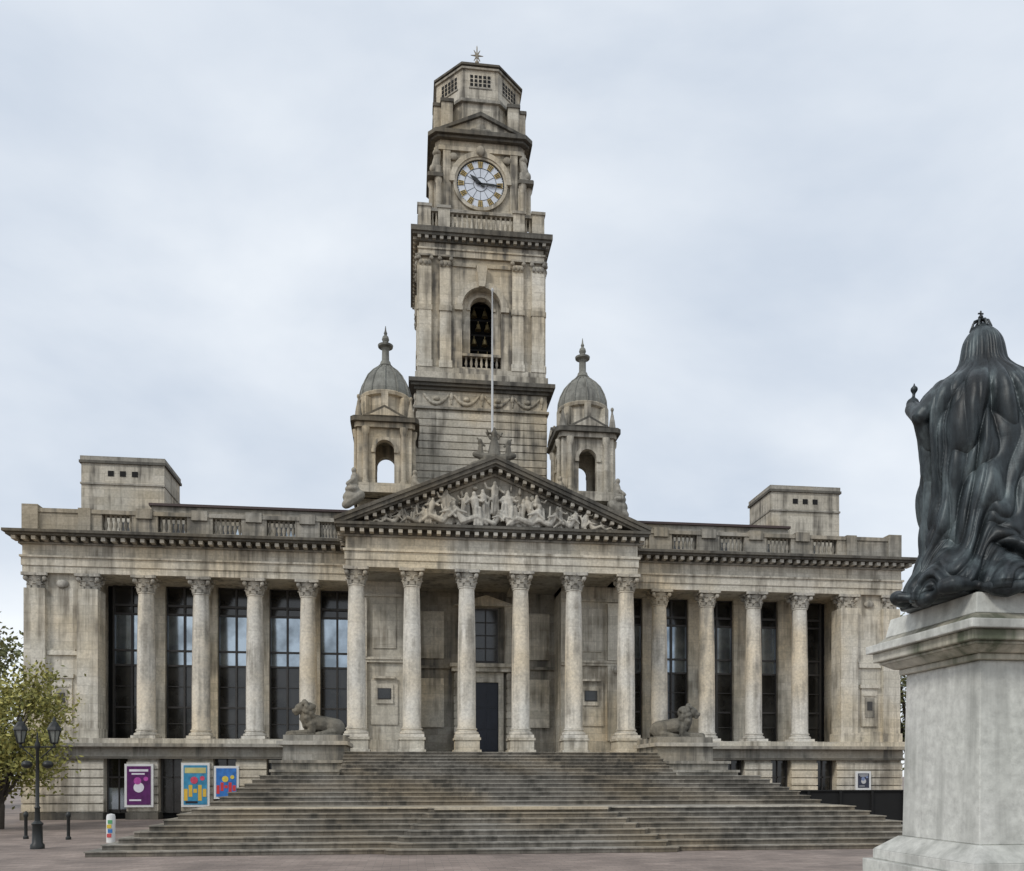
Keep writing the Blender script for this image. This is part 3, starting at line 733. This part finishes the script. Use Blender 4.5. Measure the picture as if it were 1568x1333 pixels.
# ---------------------------------------------------------------- posters
def poster(name,x,z0,z1,w,kind,y=44.80):
    e=empty(name,(x,y,0))
    m=MB();m.box(-w/2-.12,w/2+.12,-.02,.11,z0-.12,z1+.12);m.build('frame',M_white,e)
    cols={'a':((.10,.015,.11),(.75,.72,.78),(.45,.08,.35)),'b':((.04,.25,.42),(.7,.45,.05),(.6,.06,.12)),'c':((.03,.17,.5),(.6,.04,.04),(.7,.55,.08)),'d':((.03,.035,.06),(.5,.5,.5),(.2,.25,.4))}[kind]
    m=MB();m.box(-w/2,w/2,-.04,-.021,z0,z1);m.build('panel',plain(name+'_bg_'+kind,cols[0],.4,var=.3,sc=4),e)
    hh=z1-z0
    m=MB()
    if kind in'ad':
        m.box(-w*.4,w*.4,-.048,-.041,z1-hh*.14,z1-hh*.08);m.box(-w*.3,w*.25,-.048,-.041,z1-hh*.22,z1-hh*.18);m.box(-w*.4,w*.1,-.048,-.041,z0+hh*.1,z0+hh*.14)
        m.M=Matrix.Translation((0,-.045,z0+hh*.45))@Matrix.Rotation(math.pi/2,4,'X');m.lathe([(w*.22,-.003),(w*.22,.003)],0,0,20)
    else:
        for k in range(5): m.box(-w/2+w*.2*k+.02,-w/2+w*.2*(k+1)-.03,-.048,-.041,z0+hh*(.1+.1*(k%3)),z0+hh*(.4+.1*(k%2)))
    m.build('lettering',plain(name+'_c1'+kind,cols[1],.4,var=.1),e)
    m=MB()
    m.M=Matrix.Translation((w*.1,-.053,z0+hh*.62))@Matrix.Rotation(math.pi/2,4,'X');m.lathe([(w*.16,-.002),(w*.16,.002)],-w*.15,0,18);m.lathe([(w*.1,-.002),(w*.1,.002)],w*.2,.1,18)
    m.build('artwork',plain(name+'_c2'+kind,cols[2],.4,var=.3,sc=5),e)
    if kind=='b':
        m=MB();m.box(-w*.45,w*.45,-.048,-.041,z1-hh*.2,z1-hh*.06);m.build('banner',plain('poster_yellow',(.55,.5,.2),.4),e)
        m=MB();m.box(-w*.42,w*.1,-.047,-.041,z0+hh*.03,z0+hh*.09);m.build('banner_dark',M_door,e)
poster('event_poster',-17.75,.75,2.7,1.15,'a');poster('event_poster',-15.0,.75,2.75,1.15,'b');poster('mural_panel',-13.5,1.15,2.6,1.0,'c',44.9);poster('notice_board',21.0,1.55,2.35,.65,'d')
# ---------------------------------------------------------------- street lamp
def lamp(x,y):
    e=empty('street_lamp',(x,y,0))
    m=MB();m.lathe([(.2,0),(.2,.12),(.15,.18),(.14,.7),(.17,.76),(.08,.85),(.07,1.2),(.09,1.25),(.055,1.3),(.045,3.0),(.08,3.05),(.08,3.15),(.03,3.3),(.02,3.5),(0,3.55)],0,0,14)
    m.limb((-.48,0,3.08),(.48,0,3.08),.025,.025,6)
    for s in(-1,1):
        m.limb((s*.1,0,2.75),(s*.42,0,3.05),.02,.02,6);m.lathe([(.03,3.05),(.05,3.12),(.03,3.16),(.11,3.2),(.11,3.22)],s*.48,0,8)
        for k in range(6):
            a=k*math.pi/3; m.limb((s*.48+.1*math.cos(a),.1*math.sin(a),3.2),(s*.48+.18*math.cos(a),.18*math.sin(a),3.6),.016,.016,4)
        m.lathe([(.22,3.58),(.21,3.64),(.1,3.82),(.05,3.86),(.05,3.92),(.01,4.0)],s*.48,0,6)
        m.ell((s*.3,0,2.55),(.16,.16,.12),10,6);m.limb((s*.3,0,2.6),(s*.3,0,2.9),.008,.008,4)
    m.build('post',M_iron,e,40)
    m=MB()
    for s in(-1,1): m.lathe([(.09,3.22),(.165,3.57)],s*.48,0,6)
    m.build('lantern_glass',M_lglass,e)
lamp(-15.35,27.2)
e=empty('information_bollard',(-14.0,29.5,0));m=MB();m.lathe([(.14,0),(.14,.85),(.12,.93),(.0,.96)],0,0,16);m.build('body',M_white,e,40)
for i,c in enumerate([(.6,.08,.08),(.05,.2,.5),(.7,.5,.05),(.1,.35,.15)]):
    m=MB();m.box(-.08+.03*(i%2),.06+.03*(i%2),-.155,-.13,.18+.15*i,.3+.15*i);m.build('band',plain('band%d'%i,c,.5),e)
for x,y in((-15.9,31),(-17.5,31.5)):
    m=MB();m.lathe([(.09,0),(.09,.08),(.055,.12),(.055,.75),(.08,.8),(.08,.88),(.05,.95),(0,.98)],0,0,12);o=m.build('bollard',M_iron,None,40);o.location=(x,y,0)
# ---------------------------------------------------------------- trees
def tree(name,x,y,h,cr,ch,n,lm,seed,leaf=.11):
    random.seed(seed);e=empty(name,(x,y,0));t=MB();lf=MB()
    zc=h-ch
    t.limb((0,0,0),(.1,0,zc*.7),.2*h/6,.13*h/6,10)
    tips=[]
    for k in range(16):
        a=k*2.4;el=random.uniform(.35,1.2);r=cr*random.uniform(.45,.95)
        b=(.1*random.random(),0,zc*random.uniform(.5,.9));mid=(r*.5*math.cos(a),r*.5*math.sin(a),zc+ch*.4*el)
        tip=(r*math.cos(a),r*math.sin(a),zc+ch*random.uniform(.15,1.6)*.6)
        t.limb(b,mid,.07*h/6,.04*h/6,6);t.limb(mid,tip,.04*h/6,.012,5);tips+=[tip,mid]
        for q in range(3):
            tp=(tip[0]+random.uniform(-.5,.5)*cr*.4,tip[1]+random.uniform(-.5,.5)*cr*.4,tip[2]+random.uniform(0,.5)*cr*.5)
            t.limb(mid,tp,.02,.008,4);tips.append(tp)
    cl=[]
    for k in range(150):
        while 1:
            p=Vector((random.uniform(-1,1),random.uniform(-1,1),random.uniform(-1,1)))
            if .35<p.length<1: break
        if noise.noise(p*1.7+Vector((seed,0,0)))<-.12: continue
        cl.append(Vector((p.x*cr,p.y*cr,zc+ch*.5+p.z*ch*.52)))
    cl+= [Vector(q) for q in tips]
    for k in range(n):
        c=random.choice(cl);s=cr*.14
        p=c+Vector((random.gauss(0,s),random.gauss(0,s),random.gauss(0,s*.8)))
        u=Vector((random.gauss(0,1),random.gauss(0,1),random.gauss(0,1))).normalized();w_=u.orthogonal().normalized();l=leaf*random.uniform(.6,1.3)
        lf.add([p-u*l,p+w_*l*.5,p+u*l,p-w_*l*.5],[(0,1,2,3)])
    t.build('trunk_and_limbs',M_bark,e,50)
    me=bpy.data.meshes.new('foliage');me.from_pydata(lf.v,[],lf.f);me.materials.append(lm);o=bpy.data.objects.new('foliage',me);S.collection.objects.link(o);o.parent=e
tree('maple_tree',-21.1,37.5,6.3,2.8,4.9,14000,M_leaf,3,.10)
tree('maple_tree',-35.4,62,12.6,4.5,9,7000,M_leafd,5,.2)
tree('maple_tree',33.6,60,14.5,5,11,9000,M_leafd,9,.2)
tree('maple_tree',-40,60,10,5,8,7000,M_leafd,15,.2)

# ---------------------------------------------------------------- queen statue on pedestal
Q=empty('queen_monument')
px,py=3.54,10.4
p=MB();pt=MB()
def psq(m,hh,z0,z1,h1=None):
    if h1 is None:h1=hh
    m.frus(sq(hh,0,px,py),sq(h1,0,px,py),z0,z1)
psq(pt,1.75,0,.3);psq(pt,1.45,.3,.75);psq(p,1.2,.75,1.02);psq(p,1.1,1.02,1.16);psq(p,1.1,1.16,1.36,.86)
psq(p,.82,1.36,3.62,.78)
psq(pt,.85,3.62,3.7);psq(pt,.9,3.7,3.78,1.02);psq(pt,1.1,3.82,3.95);psq(pt,1.04,3.78,3.82);psq(p,1.17,3.95,4.06);psq(pt,1.1,4.06,4.16,.98)
psq(p,.98,4.16,4.42,.93)
o=p.build('pedestal',M_ped,Q)
bv=o.modifiers.new('b','BEVEL');bv.width=.012;bv.segments=2
o=pt.build('pedestal_mouldings',M_ped2,Q);bv=o.modifiers.new('b','BEVEL');bv.width=.015;bv.segments=2
sx,sy,sz=px-.13,py,4.42
# silhouette: hem, waist, shoulders, neck, veiled head
prof=[(0,1.06,1.1),(.1,1.1,1.2),(.3,1.02,1.12),(.5,.9,1.0),(.75,.81,.92),(1.34,.80,.88),(1.86,.83,.86),(2.2,.86,.84),(2.5,.88,.8),(2.7,.85,.76),(2.82,.78,.7),(2.92,.67,.62),(3.0,.54,.54),(3.08,.41,.44),(3.16,.335,.37),(3.24,.295,.33),(3.36,.275,.31),(3.5,.25,.28),(3.6,.20,.22),(3.68,.13,.14),(3.74,.05,.05),(3.76,.02,.02)]
def ip(z,k):
    for i in range(len(prof)-1):
        if prof[i][0]<=z<=prof[i+1][0]:
            t=(z-prof[i][0])/(prof[i+1][0]-prof[i][0])
            return prof[i][k]*(1-t)+prof[i+1][k]*t
    return prof[-1][k]
def ips(z,k): return (ip(max(0,z-.06),k)+2*ip(z,k)+ip(min(3.76,z+.06),k))/4
body=MB();NS,NZ=500,460
vs=[];fs=[]
def rc(x,pw=.75): return abs(math.sin(x))**pw
for j in range(NZ+1):
    z=3.76*j/NZ
    a,b_=ips(z,1),ips(z,2)
    low=max(0,1-z/1.5);mid=math.exp(-((z-2.0)/1.0)**2);top=max(0,min(1,(z-2.6)/.6))
    sweep=.75*max(0,2.0-z)**1.5
    for k in range(NS):
        th=2*math.pi*k/NS
        c,s=math.cos(th),math.sin(th)
        n1=noise.noise(Vector((c*1.1,s*1.1,z*.45)))
        n2=noise.noise(Vector((c*2.2+5,s*2.2,z*.75)))
        n3=noise.noise(Vector((c*6+5,s*6,z*3+3)))
        tb=th+sweep*(.6 if s<0 else .2)*(1.0+.6*n2)
        f1=rc(tb*6.5+n1*3.6+.25*z)-.62
        f2=rc(tb*3.5+n1*2.5+1.3*n2+1.0,.65)-.66
        f3=rc(z*6.0+tb*2.5+n1*3.0,.8)-.6
        f4=rc(tb*15+n2*4+z*.5)-.6
        f5=rc(tb*5-1.3*z+n2*4.5)-.6
        amp=.10*f1*(.55+.5*mid)*(1-.45*top)+.17*f2*(.3+mid*.4+low*.7)*(1-top)+.05*f3*low+.028*f4+.05*f5*(1-top)+.06*n2*(1-top)+.015*n3
        dep=b_*(.85 if s<0 else .72)
        x=c*a*(1+amp);y=s*dep*(1+amp*1.7)
        x-=.10*low*max(0,-c);y-=.22*low**2
        x-=.06*top
        vs.append((sx+x,sy+y,sz+z))
for j in range(NZ):
    for k in range(NS):
        k2=(k+1)%NS;fs.append((j*NS+k,j*NS+k2,(j+1)*NS+k2,(j+1)*NS+k))
fs.append(tuple(range(NS-1,-1,-1)))
body.add(vs,fs);body.build('robed_figure',M_bronze,Q,180)
ex=MB()
def W(x,y,z): return (sx+x,sy+y,sz+z)
ex.limb(W(-.58,-.02,2.8),W(-.94,-.05,2.47),.2,.14,14);ex.limb(W(-.94,-.05,2.47),W(-.86,.3,2.72),.13,.1,12)
ex.limb(W(-.92,-.02,2.44),W(-.74,.05,2.12),.12,.16,12)
ex.limb(W(-.9,.02,2.52),W(-.82,.1,1.75),.06,.05,8);ex.limb(W(-.82,-.1,2.6),W(-.74,-.2,1.8),.05,.05,8)
ex.ell(W(-.83,.34,2.8),(.09,.08,.09))
ex.limb(W(-.83,.34,2.75),W(-.81,.34,2.98),.025,.022,8);ex.ell(W(-.81,.34,3.0),(.05,.05,.05));ex.limb(W(-.81,.34,3.0),W(-.81,.34,3.08),.015,.012,6)
for k in range(4): ex.limb(W(-.89,.32,2.74+.035*k),W(-.79,.42,2.75+.035*k),.018,.016,6)
ex.limb(W(.6,.1,2.8),W(.86,.25,2.35),.2,.15,12);ex.limb(W(.86,.25,2.35),W(.5,.75,2.4),.13,.08,12);ex.ell(W(.48,.8,2.5),(.12,.12,.12))
ex.ell(W(-.06,.12,3.4),(.15,.19,.22),16,12);ex.ell(W(-.06,.31,3.38),(.025,.035,.05));ex.limb(W(-.1,.29,3.32),W(-.02,.29,3.32),.014,.014,6)
ex.limb(W(-.06,.12,3.0),W(-.06,.12,3.3),.12,.1,12)
pr=None;random.seed(6)
for i in range(41):
    th=math.pi*.9+math.pi*1.2*i/40
    rr=1+.07*math.sin(th*9)+.04*math.sin(th*17+1)
    q=W(1.08*math.cos(th)*rr-.1*max(0,-math.cos(th)),1.0*math.sin(th)*rr-.2,.06+.05*math.sin(th*7))
    if pr: ex.limb(pr,q,.085+.03*math.sin(i*1.3),.085+.03*math.sin((i+1)*1.3),9)
    pr=q
ex.build('arms_head_and_hem',M_bronze,Q,remesh=.016,sm=3)
cr=MB();kx,ky=sx-.07,sy+.02
cr.lathe([(.125,3.64),(.13,3.7),(.115,3.71)],kx,ky,24,sz)
for k in range(8):
    a=k*math.pi/4
    cr.limb((kx+.125*math.cos(a),ky+.125*math.sin(a),sz+3.7),(kx+.09*math.cos(a),ky+.09*math.sin(a),sz+3.79),.014,.014,5)
    cr.limb((kx+.09*math.cos(a),ky+.09*math.sin(a),sz+3.79),(kx,ky,sz+3.83),.014,.014,5)
cr.ell((kx,ky,sz+3.85),(.032,.032,.032));cr.limb((kx,ky,sz+3.86),(kx,ky,sz+3.93),.012,.012,5);cr.limb((kx-.03,ky,sz+3.9),(kx+.03,ky,sz+3.9),.012,.012,5)
cr.build('crown',M_bronze,Q,60)

# ---------------------------------------------------------------- world, sun, camera
w_=bpy.data.worlds.new('World');S.world=w_;w_.use_nodes=True;nt=w_.node_tree;L=nt.links.new
bg=nt.nodes['Background'];bg.inputs['Strength'].default_value=.1
sk=N(nt,'ShaderNodeTexSky',sky_type='NISHITA');sk.sun_disc=False;sk.sun_elevation=R(42);sk.sun_rotation=R(230)
tc=N(nt,'ShaderNodeTexCoord');mp=N(nt,'ShaderNodeMapping');mp.inputs['Scale'].default_value=(1.0,1.0,2.4);mp.inputs['Location'].default_value=(3.3,1.2,.4);L(tc.outputs['Generated'],mp.inputs[0])
no1=N(nt,'ShaderNodeTexNoise');no1.inputs['Scale'].default_value=1.7;no1.inputs['Detail'].default_value=6;no1.inputs['Roughness'].default_value=.5;no1.inputs['Distortion'].default_value=.3;L(mp.outputs[0],no1.inputs['Vector'])
cr_=N(nt,'ShaderNodeValToRGB');e=cr_.color_ramp.elements;e[0].position=.34;e[0].color=(.57,.64,.745,1);e[1].position=.64;e[1].color=(.85,.895,.95,1)
L(no1.outputs['Fac'],cr_.inputs['Fac'])
sc=N(nt,'ShaderNodeMix',data_type='RGBA',blend_type='MULTIPLY');sc.inputs['Factor'].default_value=1;sc.clamp_result=False;L(cr_.outputs['Color'],sc.inputs['A']);sc.inputs['B'].default_value=(11.6,11.5,11.3,1)
mx=N(nt,'ShaderNodeMix',data_type='RGBA');mx.inputs['Factor'].default_value=.93;L(sk.outputs['Color'],mx.inputs['A']);L(sc.outputs['Result'],mx.inputs['B']);L(mx.outputs['Result'],bg.inputs['Color'])
sd=bpy.data.lights.new('sun','SUN');sd.energy=1.5;sd.angle=R(12);sd.color=(1,.96,.90);so=bpy.data.objects.new('sun',sd);S.collection.objects.link(so)
d=Vector((.72,.6,-.85));so.rotation_euler=d.to_track_quat('-Z','Y').to_euler()
cd=bpy.data.cameras.new('camera');cd.sensor_width=36;cd.lens=1300/1568*36;cd.shift_y=.3326;cd.clip_end=5000;cd.clip_start=.1
co=bpy.data.objects.new('camera',cd);S.collection.objects.link(co);co.location=(-4.16,0,2.2);co.rotation_euler=(R(90),0,-math.atan(.12));S.camera=co
S.view_settings.view_transform='Standard';S.view_settings.look='None';S.view_settings.exposure=0
